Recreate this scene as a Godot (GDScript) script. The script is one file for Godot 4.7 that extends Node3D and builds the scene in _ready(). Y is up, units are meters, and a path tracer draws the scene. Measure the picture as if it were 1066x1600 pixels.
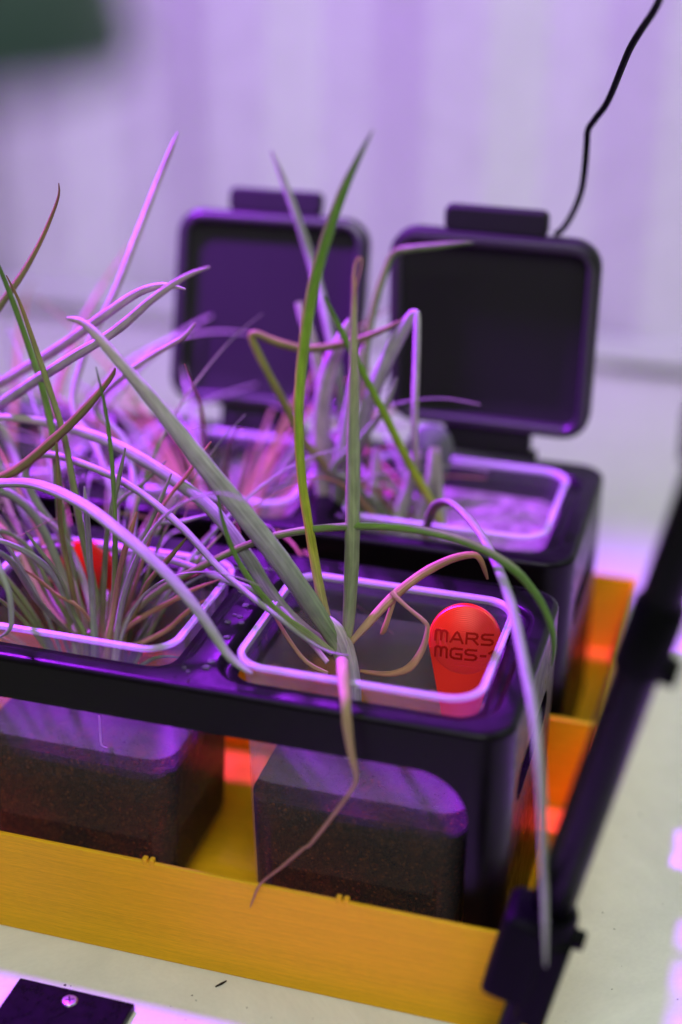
extends Node3D

const CAM := Vector3(0.15, 0.482, 0.6)
const FPX := 2332.6      # focal length in pixels of the 1066 x 1600 photograph
var cam_basis := Basis(Vector3(0.95932, 0.01228, -0.28204), Vector3(-0.12743, 0.91032, -0.39381), Vector3(0.25191, 0.41373, 0.87485)).orthonormalized()
var rng := RandomNumberGenerator.new()
var noise := FastNoiseLite.new()
var taken := {}
var M := {}

# ---------------------------------------------------------------- helpers
func lin(r: float, g: float, b: float, a := 1.0) -> Color:
	var c := Color(r, g, b).linear_to_srgb()
	c.a = a
	return c

func mat(called: String, c: Color, rough := 0.5, spec := 0.5) -> StandardMaterial3D:
	var m := StandardMaterial3D.new()
	m.resource_name = called
	m.albedo_color = c
	m.roughness = rough
	m.metallic_specular = spec
	M[called] = m
	return m

func numbered(n: String) -> String:
	if not taken.has(n):
		taken[n] = 0
		return n
	taken[n] += 1
	return "%s_%03d" % [n, taken[n]]

func meta(o: Node, label := "", category := "", group := "", kind := "") -> Node:
	if label: o.set_meta("label", label)
	if category: o.set_meta("category", category)
	if group: o.set_meta("group", group)
	if kind: o.set_meta("kind", kind)
	return o

func thing(called: String, at: Vector3, label: String, category: String, group := "") -> Node3D:
	var o := Node3D.new()
	o.name = numbered(called)
	add_child(o)
	o.position = at
	meta(o, label, category, group)
	return o

func put(mesh: Mesh, called: String, m: Material, parent: Node = null, at := Vector3.ZERO) -> MeshInstance3D:
	var o := MeshInstance3D.new()
	o.mesh = mesh
	o.material_override = m
	if parent == null:
		o.name = numbered(called)
		add_child(o)
	else:
		o.name = called
		parent.add_child(o, true)
	o.position = at
	return o

func at_px(x: float, y: float, z: float) -> Vector3:
	# a pixel of the photograph, at the world depth z
	var r := cam_basis * Vector3(x - 533.0, 800.0 - y, -FPX)
	return CAM + r * ((z - CAM.z) / r.z)

func px_size(w: float, p: Vector3) -> float:
	return w / FPX * (p - CAM).dot(-cam_basis.z)

func new_st() -> SurfaceTool:
	var st := SurfaceTool.new()
	st.begin(Mesh.PRIMITIVE_TRIANGLES)
	return st

func done(st: SurfaceTool) -> ArrayMesh:
	st.generate_normals()
	return st.commit()

func tri(st: SurfaceTool, a: Vector3, b: Vector3, c: Vector3, g := 4294967295) -> void:
	for p in [a, b, c]:
		st.set_smooth_group(g)
		st.add_vertex(p)

func quad(st: SurfaceTool, a: Vector3, b: Vector3, c: Vector3, d: Vector3, g := 4294967295) -> void:
	tri(st, a, b, c, g)
	tri(st, a, c, d, g)

func rr(a: float, b: float, r: float, y: float, cx := 0.0, cz := 0.0, n := 7) -> PackedVector3Array:
	var p := PackedVector3Array()
	var cs := [[1, 1], [-1, 1], [-1, -1], [1, -1]]
	for k in 4:
		for i in n:
			var t := PI / 2 * (k + float(i) / (n - 1))
			p.append(Vector3(cx + cs[k][0] * (a - r) + r * cos(t), y, cz + cs[k][1] * (b - r) + r * sin(t)))
	return p

func loft(st: SurfaceTool, rings: Array, groups: Array = []) -> void:
	for k in rings.size() - 1:
		var p: PackedVector3Array = rings[k]
		var q: PackedVector3Array = rings[k + 1]
		var g: int = groups[k] if groups else 1
		var n := p.size()
		for i in n:
			var j := (i + 1) % n
			quad(st, p[i], p[j], q[j], q[i], g)

func cap(st: SurfaceTool, p: PackedVector3Array, up: bool) -> void:
	var c := Vector3.ZERO
	for v in p: c += v
	c /= p.size()
	for i in p.size():
		var j := (i + 1) % p.size()
		if up: tri(st, c, p[i], p[j])
		else: tri(st, c, p[j], p[i])

func bevel_box(st: SurfaceTool, lo: Vector3, hi: Vector3, r := 0.001, corner := 0.0) -> void:
	var c := (lo + hi) / 2.0
	var a := (hi.x - lo.x) / 2.0
	var b := (hi.z - lo.z) / 2.0
	var cr := maxf(corner, r * 1.01)
	var n := 7 if corner > 0.0 else 3
	var rings := [rr(a - r, b - r, cr, lo.y, c.x, c.z, n), rr(a, b, cr, lo.y + r, c.x, c.z, n), rr(a, b, cr, hi.y - r, c.x, c.z, n), rr(a - r * 0.3, b - r * 0.3, cr, hi.y - r * 0.3, c.x, c.z, n), rr(a - r, b - r, cr, hi.y, c.x, c.z, n)]
	loft(st, rings, [1, 2, 3, 3])
	cap(st, rings[0], false)
	cap(st, rings[4], true)

func box_mesh(lo: Vector3, hi: Vector3, r := 0.001, corner := 0.0) -> ArrayMesh:
	var st := new_st()
	bevel_box(st, lo, hi, r, corner)
	return done(st)

func extrude(st: SurfaceTool, poly: PackedVector2Array, t: Transform3D, d: float) -> void:
	# polygon in the x-y plane of t, from z = 0 (front) to z = -d
	var ids := Geometry2D.triangulate_polygon(poly)
	var cw := Geometry2D.is_polygon_clockwise(poly)
	for k in range(0, ids.size(), 3):
		var a := poly[ids[k]]
		var b := poly[ids[k + 1]]
		var c := poly[ids[k + 2]]
		if (b - a).cross(c - a) > 0.0:      # make it clockwise as seen from +z
			var s := b
			b = c
			c = s
		tri(st, t * Vector3(a.x, a.y, 0), t * Vector3(b.x, b.y, 0), t * Vector3(c.x, c.y, 0))
		tri(st, t * Vector3(a.x, a.y, -d), t * Vector3(c.x, c.y, -d), t * Vector3(b.x, b.y, -d))
	for i in poly.size():
		var a := poly[i]
		var b := poly[(i + 1) % poly.size()]
		if (b - a).length() < 1e-7: continue
		if _ccw(poly):
			var s := a
			a = b
			b = s
		quad(st, t * Vector3(a.x, a.y, 0), t * Vector3(a.x, a.y, -d), t * Vector3(b.x, b.y, -d), t * Vector3(b.x, b.y, 0))

func _ccw(poly: PackedVector2Array) -> bool:
	var s := 0.0
	for i in poly.size():
		s += poly[i].cross(poly[(i + 1) % poly.size()])
	return s > 0.0

func tube(st: SurfaceTool, pts: Array, radii: Array, sides := 16, caps := true) -> void:
	var rings := []
	var up := Vector3.UP
	for k in pts.size():
		var d: Vector3 = (pts[mini(k + 1, pts.size() - 1)] - pts[maxi(k - 1, 0)]).normalized()
		var u := up - d * up.dot(d)
		if u.length() < 0.05: u = Vector3.RIGHT - d * Vector3.RIGHT.dot(d)
		u = u.normalized()
		up = u
		var v := d.cross(u)
		var r := PackedVector3Array()
		for i in sides:
			var t := -TAU * i / sides
			r.append(pts[k] + (u * cos(t) + v * sin(t)) * radii[k])
		rings.append(r)
	loft(st, rings)
	if caps:
		cap(st, rings[0], false)
		cap(st, rings[-1], true)

func lathe(st: SurfaceTool, prof: Array, sides := 32) -> void:
	# prof: [radius, height] from the bottom up
	var rings := []
	var g := []
	for k in prof.size():
		var r := PackedVector3Array()
		for i in sides:
			var t := TAU * i / sides
			r.append(Vector3(cos(t) * prof[k][0], prof[k][1], sin(t) * prof[k][0]))
		rings.append(r)
		g.append(k + 1)
	loft(st, rings, g)

# ---------------------------------------------------------------- textures
func tex(w: int, h: int, f: Callable) -> ImageTexture:
	var im := Image.create(w, h, false, Image.FORMAT_RGB8)
	for y in h:
		for x in w:
			im.set_pixel(x, y, f.call(float(x) / w, float(y) / h))
	return ImageTexture.create_from_image(im)

func torus(u: float, v: float, fu: float, fv: float, off := 0.0) -> float:
	# noise that tiles in u and v
	var a := TAU * u
	var b := TAU * v
	return noise.get_noise_3d(cos(a) * fu + off, sin(a) * fu + cos(b) * fv, sin(b) * fv + off * 1.7)

func make_materials() -> void:
	noise.seed = 7
	noise.noise_type = FastNoiseLite.TYPE_SIMPLEX_SMOOTH
	noise.frequency = 1.0
	noise.fractal_octaves = 3
	var m: StandardMaterial3D
	# leaf: streaks run along the blade
	var streak := tex(64, 512, func(u, v):
		var s := torus(u, v, 3.2, 0.5) * 0.6 + torus(u, v, 6.0, 0.25, 9.0) * 0.5
		var blot := torus(u, v, 0.8, 1.2, 21.0)
		var k := clampf(0.88 + 0.2 * s + 0.1 * blot, 0.4, 1.0)
		var d := 1.0 if torus(u, v, 2.6, 14.0, 40.0) < 0.55 else 1.12
		return Color(minf(k * d, 1.0), minf(k * (0.99 if d > 1.0 else 1.0), 1.0), k * 0.98))
	var ridge := tex(64, 256, func(u, v):
		var s := 0.5 + 0.28 * sin(TAU * u * 14.0 + 1.5 * torus(u, v, 0.8, 0.8, 3.0)) + 0.12 * torus(u, v, 2.5, 2.0, 5.0)
		return Color(s, s, s))
	m = mat("leaf", Color.WHITE, 0.52, 0.45)
	m.vertex_color_use_as_albedo = true
	m.albedo_texture = streak
	m.heightmap_enabled = true
	m.heightmap_texture = ridge
	m.heightmap_scale = 0.012
	m.backlight_enabled = true
	m.backlight = Color(0.6, 0.6, 0.58)
	# black moulded plastic
	var smear := tex(256, 256, func(u, v):
		var s := 0.86 + 0.3 * torus(u, v, 1.6, 1.6, 4.0) + 0.16 * torus(u, v, 7.0, 3.0, 6.0)
		s = clampf(s, 0.3, 1.0)
		return Color(s, s, s))
	m = mat("black_plastic", lin(0.003, 0.002, 0.003), 0.42, 0.27)
	m.uv1_triplanar = true
	m.uv1_scale = Vector3(9, 9, 9)
	m.roughness_texture = smear
	m = mat("black_satin", lin(0.022, 0.021, 0.022), 0.5, 0.15)
	m.uv1_triplanar = true
	m.uv1_scale = Vector3(11, 11, 11)
	m.roughness_texture = smear
	mat("lid_lip", lin(0.022, 0.021, 0.022), 0.33, 0.6)
	m = mat("black_metal", lin(0.002, 0.002, 0.0025), 0.36, 0.18)
	m.uv1_triplanar = true
	m.uv1_scale = Vector3(14, 14, 14)
	m.roughness_texture = smear
	mat("rubber", lin(0.002, 0.002, 0.0025), 0.5, 0.15)
	# yellow printed plastic, layer lines run level
	var layers := tex(64, 512, func(u, v):
		var row := floorf(v * 128.0)
		var s := 0.5 + 0.32 * cos(TAU * v * 128.0) + 0.25 * noise.get_noise_2d(row * 3.1, u * 1.0) + 0.12 * torus(u, v, 2.0, 30.0, 8.0)
		return Color(s, s, s))
	var tone := tex(128, 512, func(u, v):
		var row := floorf(v * 128.0)
		var k := 0.93 + 0.07 * noise.get_noise_2d(row * 2.3, 5.0) + 0.05 * torus(u, v, 1.2, 6.0, 12.0) + 0.04 * torus(u, v, 3.0, 40.0, 15.0)
		return Color(minf(k, 1.0), minf(k * 0.995, 1.0), minf(k * 0.97, 1.0)))
	m = mat("yellow_print", lin(0.9, 0.485, 0.012), 0.5, 0.28)
	m.uv1_triplanar = true
	m.uv1_scale = Vector3(18, 26, 18)
	m.albedo_texture = tone
	m.heightmap_enabled = true
	m.heightmap_texture = layers
	m.heightmap_scale = 0.008
	# clear frosted food-box plastic
	m = mat("clear_wall", lin(0.42, 0.41, 0.43, 0.05), 0.2, 0.2)
	m.transparency = BaseMaterial3D.TRANSPARENCY_ALPHA
	m = mat("misted_wall", lin(0.8, 0.79, 0.81, 0.16), 0.4, 0.2)
	m.backlight_enabled = true
	m.backlight = Color(1, 1, 1)
	m.transparency = BaseMaterial3D.TRANSPARENCY_ALPHA
	m = mat("clear_rim", lin(0.72, 0.71, 0.73, 0.38), 0.28, 0.5)
	m.transparency = BaseMaterial3D.TRANSPARENCY_ALPHA
	# soils
	var grain_im := Image.create(512, 512, false, Image.FORMAT_RGB8)
	grain_im.fill(Color(0.1, 0.08, 0.06))
	var bump_im := Image.create(512, 512, false, Image.FORMAT_RGB8)
	bump_im.fill(Color(0.1, 0.1, 0.1))
	rng.seed = 99
	for i in 9000:
		var cx := rng.randi() % 512
		var cy := rng.randi() % 512
		var r := (6.0 + 8.0 * rng.randf()) if i < 900 else 1.2 + 3.0 * pow(rng.randf(), 3.0)
		var k := (0.06 + 0.3 * pow(rng.randf(), 1.6)) if i < 900 else 0.08 + 0.5 * pow(rng.randf(), 1.8)
		var warm := rng.randf_range(0.75, 1.0)
		var c := Color(k, k * lerpf(0.78, 1.0, 1.0 - warm), k * warm * 0.75)
		for dy in range(-int(r), int(r) + 1):
			for dx in range(-int(r), int(r) + 1):
				var d := dx * dx + dy * dy
				if d > r * r: continue
				grain_im.set_pixel((cx + dx + 512) % 512, (cy + dy + 512) % 512, c)
				var h := 0.25 + 0.7 * sqrt(1.0 - d / (r * r + 0.01))
				bump_im.set_pixel((cx + dx + 512) % 512, (cy + dy + 512) % 512, Color(h, h, h))
	var soil_tex := ImageTexture.create_from_image(grain_im)
	var soil_bump := ImageTexture.create_from_image(bump_im)
	for a in [["soil_brown", lin(0.46, 0.2, 0.03)], ["soil_pale", lin(0.3, 0.27, 0.25)]]:
		m = mat(a[0], a[1], 0.95, 0.2)
		m.uv1_triplanar = true
		m.uv1_scale = Vector3(11, 11, 11)
		m.albedo_texture = soil_tex if a[0] == "soil_brown" else smear
		m.heightmap_enabled = true
		m.heightmap_texture = soil_bump
		m.heightmap_scale = 0.08
	# red and grey printed markers
	var rings := tex(64, 256, func(u, v):
		var s := 0.5 + 0.5 * cos(TAU * v * 20.0)
		return Color(s, s, s))
	for a in [["red_print", lin(0.68, 0.022, 0.002)], ["orange_print", lin(0.72, 0.1, 0.012)], ["grey_print", lin(0.12, 0.12, 0.13)]]:
		m = mat(a[0], a[1], 0.3, 0.5)
		m.anisotropy_enabled = true
		m.anisotropy = 0.85
		m.heightmap_enabled = true
		m.heightmap_texture = rings
		m.heightmap_scale = 0.008
		mat(a[0].replace("print", "plain"), a[1], 0.42, 0.36)
	mat("red_dark", lin(0.3, 0.008, 0.002), 0.6, 0.2)
	# table, wall
	var top := tex(512, 512, func(u, v):
		var k := 0.96 + 0.03 * torus(u, v, 2.0, 2.0, 3.0) + 0.02 * torus(u, v, 20.0, 20.0, 6.0)
		return Color(minf(k, 1.0), minf(k, 1.0), minf(k * 0.985, 1.0)))
	m = mat("table_white", lin(0.78, 0.78, 0.75), 0.5, 0.4)
	m.uv1_triplanar = true
	m.uv1_scale = Vector3(3, 3, 3)
	m.albedo_texture = top
	m.roughness_texture = smear
	m = mat("wall_white", lin(0.76, 0.78, 0.77), 0.55, 0.35)
	m.uv1_triplanar = true
	m.uv1_scale = Vector3(2, 2, 2)
	m.albedo_texture = top
	mat("crumb", lin(0.03, 0.02, 0.015), 0.9, 0.2)
	m = mat("steel", lin(0.5, 0.48, 0.5), 0.3, 0.5)
	m.metallic = 1.0
	mat("shade_green", lin(0.03, 0.055, 0.05), 0.5, 0.4)
	m = mat("purple_led", lin(0.3, 0.02, 0.5), 0.4, 0.5)
	m.emission_enabled = true
	m.emission = lin(0.38, 0.02, 1.0)
	m.emission_energy_multiplier = 3.0
	m = mat("white_diffuser", lin(0.8, 0.8, 0.8), 0.5, 0.5)
	m.emission_enabled = true
	m.emission = lin(1.0, 1.0, 0.9)
	m.emission_energy_multiplier = 1.5
	mat("housing_white", lin(0.7, 0.7, 0.7), 0.5, 0.5)

# ---------------------------------------------------------------- light fittings
func lamp_box(called: String, at: Vector3, target: Vector3, size: Vector2, energy: float, color: Color, glow: Material, body: Material, label: String, category: String) -> void:
	var t := thing(called, at, label, category)
	t.look_at(target, Vector3(0, 0, 1) if absf((target - at).normalized().y) > 0.98 else Vector3.UP)   # -z points down the beam
	var st := new_st()
	bevel_box(st, Vector3(-size.x / 2 - 0.01, -size.y / 2 - 0.01, 0.004), Vector3(size.x / 2 + 0.01, size.y / 2 + 0.01, 0.05), 0.003)
	put(done(st), "housing", body, t)
	st = new_st()
	bevel_box(st, Vector3(-size.x / 2, -size.y / 2, 0.0), Vector3(size.x / 2, size.y / 2, 0.003), 0.001)
	put(done(st), "light_panel", glow, t)
	var l := AreaLight3D.new()
	l.name = called + "_source"
	l.area_size = size
	l.light_energy = energy
	l.light_color = color
	l.shadow_enabled = true
	l.area_range = 12.0
	l.area_attenuation = 2.0
	t.add_child(l)
	l.position = Vector3(0, 0, -0.004)

func spot_lamp(called: String, at: Vector3, target: Vector3, radius: float, angle: float, energy: float, soft: float, label: String) -> void:
	var t := thing(called, at, label, "grow lamp", "purple grow lamps above the pots")
	t.look_at(target, Vector3.UP)
	var turn := Basis(Vector3.RIGHT, PI / 2)      # lathe axis onto the beam's axis
	var st := new_st()
	lathe(st, [[0.002, 0.09], [0.02, 0.088], [0.03, 0.06], [radius + 0.012, 0.02], [radius + 0.012, -0.004], [radius + 0.002, -0.004], [radius + 0.002, 0.012], [0.002, 0.012]], 36)
	put(done(st), "housing", M.black_metal, t).basis = turn
	st = new_st()
	lathe(st, [[radius, 0.0], [radius, 0.006], [0.001, 0.007]], 36)
	var ring := PackedVector3Array()
	for i in 36: ring.append(Vector3(cos(TAU * i / 36) * radius, 0.0, sin(TAU * i / 36) * radius))
	cap(st, ring, false)
	put(done(st), "light_face", M.purple_led, t).basis = turn
	var l := SpotLight3D.new()
	l.name = called + "_source"
	l.light_energy = energy
	l.light_color = lin(0.38, 0.02, 1.0)
	l.light_size = radius
	l.spot_angle = angle
	l.spot_angle_attenuation = soft
	l.spot_attenuation = 2.0
	l.spot_range = 8.0
	l.shadow_enabled = true
	t.add_child(l)
	l.position = Vector3(0, 0, -0.008 - radius)

# ---------------------------------------------------------------- setting
func corrugated_wall() -> void:
	var st := new_st()
	var per := 0.2235
	var d := 0.026
	var z := -0.838
	var prof := []      # x, z along one period: outer flat, slope, inner flat, slope
	var x := -1.75 + WALL_PHASE
	while x < 1.6:
		prof.append(Vector2(x, z))
		prof.append(Vector2(x + per * 0.27, z))
		prof.append(Vector2(x + per * 0.5, z - d))
		prof.append(Vector2(x + per * 0.74, z - d))
		x += per
	for i in prof.size() - 1:
		var a: Vector2 = prof[i]
		var b: Vector2 = prof[i + 1]
		var n := 1
		for k in n:
			quad(st, Vector3(a.x, 0.004, a.y), Vector3(a.x, 1.5, a.y), Vector3(b.x, 1.5, b.y), Vector3(b.x, 0.004, b.y))
	var o := put(done(st), "wall", M.wall_white)
	meta(o, "white ribbed sheet wall behind the table", "wall", "", "structure")
	o = put(box_mesh(Vector3(-1.75, 0.012, -0.837), Vector3(1.6, 0.031, -0.812), 0.002), "wall_rail", M.wall_white)
	meta(o, "white rail along the foot of the ribbed wall", "rail", "", "structure")

const WALL_PHASE := 0.0

func table() -> void:
	var o := put(box_mesh(Vector3(-1.7, -0.03, -0.87), Vector3(1.5, 0.0, 0.62), 0.003), "table", M.table_white)
	meta(o, "white table top under the yellow trays", "table", "", "structure")
	# crumbs
	var st := new_st()
	rng.seed = 31
	for i in 260:
		var p := Vector3(rng.randf_range(-0.3, 0.32), 0.0, rng.randf_range(-0.1, 0.2))
		if p.z < 0.099 and p.x < 0.105: continue
		var r := rng.randf_range(0.0002, 0.00045) * (2.0 if rng.randf() < 0.15 else 1.0)
		var q := []
		for k in 5:
			var t := TAU * k / 5 + rng.randf()
			q.append(p + Vector3(cos(t) * r * rng.randf_range(0.7, 1.3), r * 0.2, sin(t) * r))
		for k in 5:
			tri(st, p + Vector3(0, r, 0), q[k], q[(k + 1) % 5])
			tri(st, p + Vector3(0, 0.00002, 0), q[(k + 1) % 5], q[k])
	meta(put(done(st), "crumbs", M.crumb), "tiny dark crumbs scattered on the white table", "crumbs", "", "stuff")
	st = new_st()
	var a := at_px(337, 1543, 0.105)
	a = _on_table(337, 1543)
	var b := _on_table(354, 1534)
	tube(st, [a + Vector3(0, 0.0006, 0), (a + b) / 2 + Vector3(0.0003, 0.0007, 0), b + Vector3(0, 0.0006, 0)], [0.00035, 0.0006, 0.0003], 6)
	meta(put(done(st), "splinter", M.crumb), "short dark splinter lying before the yellow tray", "splinter")

func _on_table(x: float, y: float) -> Vector3:
	var r := cam_basis * Vector3(x - 533.0, 800.0 - y, -FPX)
	return CAM + r * (-CAM.y / r.y)

# ---------------------------------------------------------------- trays
const TX0 := -0.385
const TX1 := 0.098

func tray(z1: float, label: String) -> void:
	# z1: front face; 178.5 mm deep, 55 mm high
	var z0 := z1 - 0.1785
	var w := 0.0022
	var h := 0.0553
	var t := thing("tray", Vector3(0, 0, 0), label, "tray", "yellow printed trays")
	put(box_mesh(Vector3(TX0 + w, 0.0002, z0 + w), Vector3(TX1 - w, 0.0014, z1 - w), 0.0002), "floor", M.yellow_print, t)
	put(box_mesh(Vector3(TX0, 0.0, z1 - w), Vector3(TX1, h, z1), 0.0006), "front_wall", M.yellow_print, t)
	put(box_mesh(Vector3(TX0, 0.0, z0), Vector3(TX1, h, z0 + w), 0.0006), "back_wall", M.yellow_print, t)
	put(box_mesh(Vector3(TX0, 0.0, z0 + w), Vector3(TX0 + w, h, z1 - w), 0.0005), "side_wall", M.yellow_print, t)
	put(box_mesh(Vector3(TX1 - w, 0.0, z0 + w), Vector3(TX1, h, z1 - w), 0.0005), "side_wall", M.yellow_print, t)
	for x in [-0.268, -0.1765, -0.0846, 0.0073]:
		for s in [-1, 1]:
			var st := new_st()
			bevel_box(st, Vector3(x + s * 0.0017 - 0.0012, h - 0.002, z1 - 0.0026), Vector3(x + s * 0.0017 + 0.0012, h + 0.0022, z1 + 0.0004), 0.0006)
			put(done(st), "nub", M.yellow_print, t)

# ---------------------------------------------------------------- black holder for three boxes
const BX := [0.0013, -0.1397, -0.2807]      # centres of the boxes
const RIM_A := 0.057
const RIM_B := 0.049
const HX0 := -0.3545
const HX1 := 0.075
const HZ1 := 0.0655      # front face
const HZ0 := -0.0745      # back face
const HY := 0.142

func holder_parts() -> Dictionary:
	var d := {}
	var cr := 0.016
	var thick := 0.003
	# top plate: three cells, each a loft from its outline to its opening
	var st := new_st()
	var n := 40
	for k in 3:
		var cx: float = BX[k]
		var x1: float = HX1 if k == 0 else (BX[k] + BX[k - 1]) / 2
		var x0: float = HX0 if k == 2 else (BX[k] + BX[k + 1]) / 2
		var outer := PackedVector3Array()
		var base := rr(RIM_A - 0.003, RIM_B - 0.003, 0.012, HY, cx, 0, 9)
		for p in base:
			# where the line from the centre through p meets the cell's outline (rounded only at the holder's ends)
			outer.append(_to_outline(Vector2(p.x - cx, p.z), x0 - cx + (0.003 if k == 2 else 0.0), x1 - cx - (0.003 if k == 0 else 0.0), (HZ1 if p.z > 0.0 else -HZ0) - 0.003, cr - 0.003, k == 2, k == 0, cx))
		var rings := [outer]
		for a in [[0.0085, 0.0], [0.0075, -0.0002], [0.0066, -0.0009], [0.0058, -0.0026], [0.005, -0.0036], [0.0035, -0.004], [-0.001, -0.004], [-0.0012, -0.0065]]:
			rings.append(rr(RIM_A + a[0], minf(RIM_B + a[0], 0.0615), 0.012 + a[0], HY + a[1], cx, 0, 9))
		for i in rings.size(): rings[i].reverse()
		loft(st, rings)
	d.top_plate = done(st)
	# rounded shoulder and vertical corners
	st = new_st()
	var c := (HX0 + HX1) / 2
	var ha := (HX1 - HX0) / 2
	var sh := []
	for i in 7:
		var t := PI / 2 * i / 6
		sh.append(rr(ha - 0.003 + 0.003 * cos(t), (HZ1 - HZ0) / 2 - 0.003 + 0.003 * cos(t), cr - 0.003 + 0.003 * cos(t), HY - 0.003 + 0.003 * sin(t), c, (HZ1 + HZ0) / 2, 9))
	loft(st, sh)
	d.shoulder = done(st)
	# front and back frames
	for side in [1, -1]:
		st = new_st()
		var w1 := HX1 - cr
		var w0 := HX0 + cr
		var r := 0.024
		var top := 0.12 if side == 1 else 0.085
		var poly := PackedVector2Array([Vector2(w0, 0.0), Vector2(w0, HY - 0.003), Vector2(w1, HY - 0.003), Vector2(w1, 0.0)])
		var e := 0.0005
		poly.append(Vector2(w1 - e, 0.0))
		for i in 10:
			var t := PI / 2 * i / 9
			poly.append(Vector2(w1 - e - r + r * cos(t), top - r + r * sin(t)))
		for i in 10:
			var t := PI / 2 + PI / 2 * i / 9
			poly.append(Vector2(w0 + e + r + r * cos(t), top - r + r * sin(t)))
		poly.append(Vector2(w0 + e, 0.0))
		var tr := Transform3D(Basis(), Vector3(0, 0, HZ1)) if side == 1 else Transform3D(Basis(), Vector3(0, 0, HZ0 + thick))
		extrude(st, poly, tr, thick)
		d["front_frame" if side == 1 else "back_frame"] = done(st)
	# corner posts
	var posts := []
	for sx in [1, -1]:
		for sz in [1, -1]:
			st = new_st()
			var cx: float = (HX1 - cr) if sx == 1 else (HX0 + cr)
			var cz: float = HZ1 - cr if sz == 1 else HZ0 + cr
			var lo := PackedVector3Array()
			var hi := PackedVector3Array()
			for i in 10:
				var t := PI / 2 * i / 9
				lo.append(Vector3(cx + sx * cr * cos(t), 0, cz + sz * cr * sin(t)))
			for i in 10:
				var t := PI / 2 * (9 - i) / 9
				lo.append(Vector3(cx + sx * (cr - thick) * cos(t), 0, cz + sz * (cr - thick) * sin(t)))
			if sx * sz < 0: lo.reverse()
			for p in lo: hi.append(p + Vector3(0, HY - 0.003, 0))
			for i in lo.size():
				var j := (i + 1) % lo.size()
				var flat: bool = i == 9 or i == lo.size() - 1 or (sx * sz < 0 and i == 9)
				quad(st, lo[i], lo[j], hi[j], hi[i], 1 if not flat else 4294967295)
			posts.append(done(st))
	d.posts = posts
	# end panels with a hand slot each
	var ends := []
	for sx in [1, -1]:
		st = new_st()
		var za: float = -(HZ1 - cr) if sx == 1 else HZ0 + cr
		var zb: float = -HZ0 - cr if sx == 1 else HZ1 - cr
		var s0 := -0.032
		var s1 := 0.032
		var sy := 0.1
		var sr := 0.0085
		var up := PackedVector2Array([Vector2(za, HY - 0.003), Vector2(za, sy), Vector2(s0 - sr, sy)])
		for i in 9:
			var t := PI - PI / 2 * i / 8
			up.append(Vector2(s0 + sr * cos(t), sy + sr * sin(t)))
		for i in 9:
			var t := PI / 2 - PI / 2 * i / 8
			up.append(Vector2(s1 + sr * cos(t), sy + sr * sin(t)))
		up.append(Vector2(zb, sy))
		up.append(Vector2(zb, HY - 0.003))
		var dn := PackedVector2Array()
		for p in up:
			dn.append(Vector2(p.x, 2 * sy - p.y) if p.y < HY - 0.004 else Vector2(p.x, 0.0))
		# local x runs along -z of the holder on the right end
		var b := Basis(Vector3(0, 0, -1), Vector3.UP, Vector3(1, 0, 0)) if sx == 1 else Basis(Vector3(0, 0, 1), Vector3.UP, Vector3(-1, 0, 0))
		var tr := Transform3D(b, Vector3(HX1 if sx == 1 else HX0, 0, 0))
		extrude(st, up, tr, thick)
		extrude(st, dn, tr, thick)
		ends.append(done(st))
	d.ends = ends
	return d

func _to_outline(v: Vector2, x0: float, x1: float, b: float, r: float, round0: bool, round1: bool, cx: float) -> Vector3:
	var k := 1e9
	if v.x > 1e-6: k = minf(k, x1 / v.x)
	if v.x < -1e-6: k = minf(k, x0 / v.x)
	if absf(v.y) > 1e-6: k = minf(k, b / absf(v.y))
	var p := v * k
	var rx := INF
	if round1 and p.x > x1 - r: rx = x1 - r
	if round0 and p.x < x0 + r: rx = x0 + r
	if rx != INF and absf(p.y) > b - r:
		var c := Vector2(rx, signf(p.y) * (b - r))
		# intersect the ray with the corner's circle
		var dir := v.normalized()
		var bq := dir.dot(c)
		var disc := bq * bq - (c.length_squared() - r * r)
		if disc > 0.0: p = dir * (bq + sqrt(disc))
	return Vector3(cx + p.x, HY, p.y)

func holder(parts: Dictionary, z: float, label: String) -> void:
	var t := thing("box_holder", Vector3(0, 0.0016, z), label, "holder", "black box holders")
	put(parts.top_plate, "top_plate", M.black_plastic, t)
	put(parts.shoulder, "rounded_edge", M.black_plastic, t)
	put(parts.front_frame, "front_frame", M.black_plastic, t)
	put(parts.back_frame, "back_frame", M.black_plastic, t)
	for p in parts.posts: put(p, "corner_post", M.black_plastic, t)
	for p in parts.ends: put(p, "end_panel", M.black_plastic, t)

# ---------------------------------------------------------------- clear boxes
const RIM_Y := 0.1487

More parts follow.
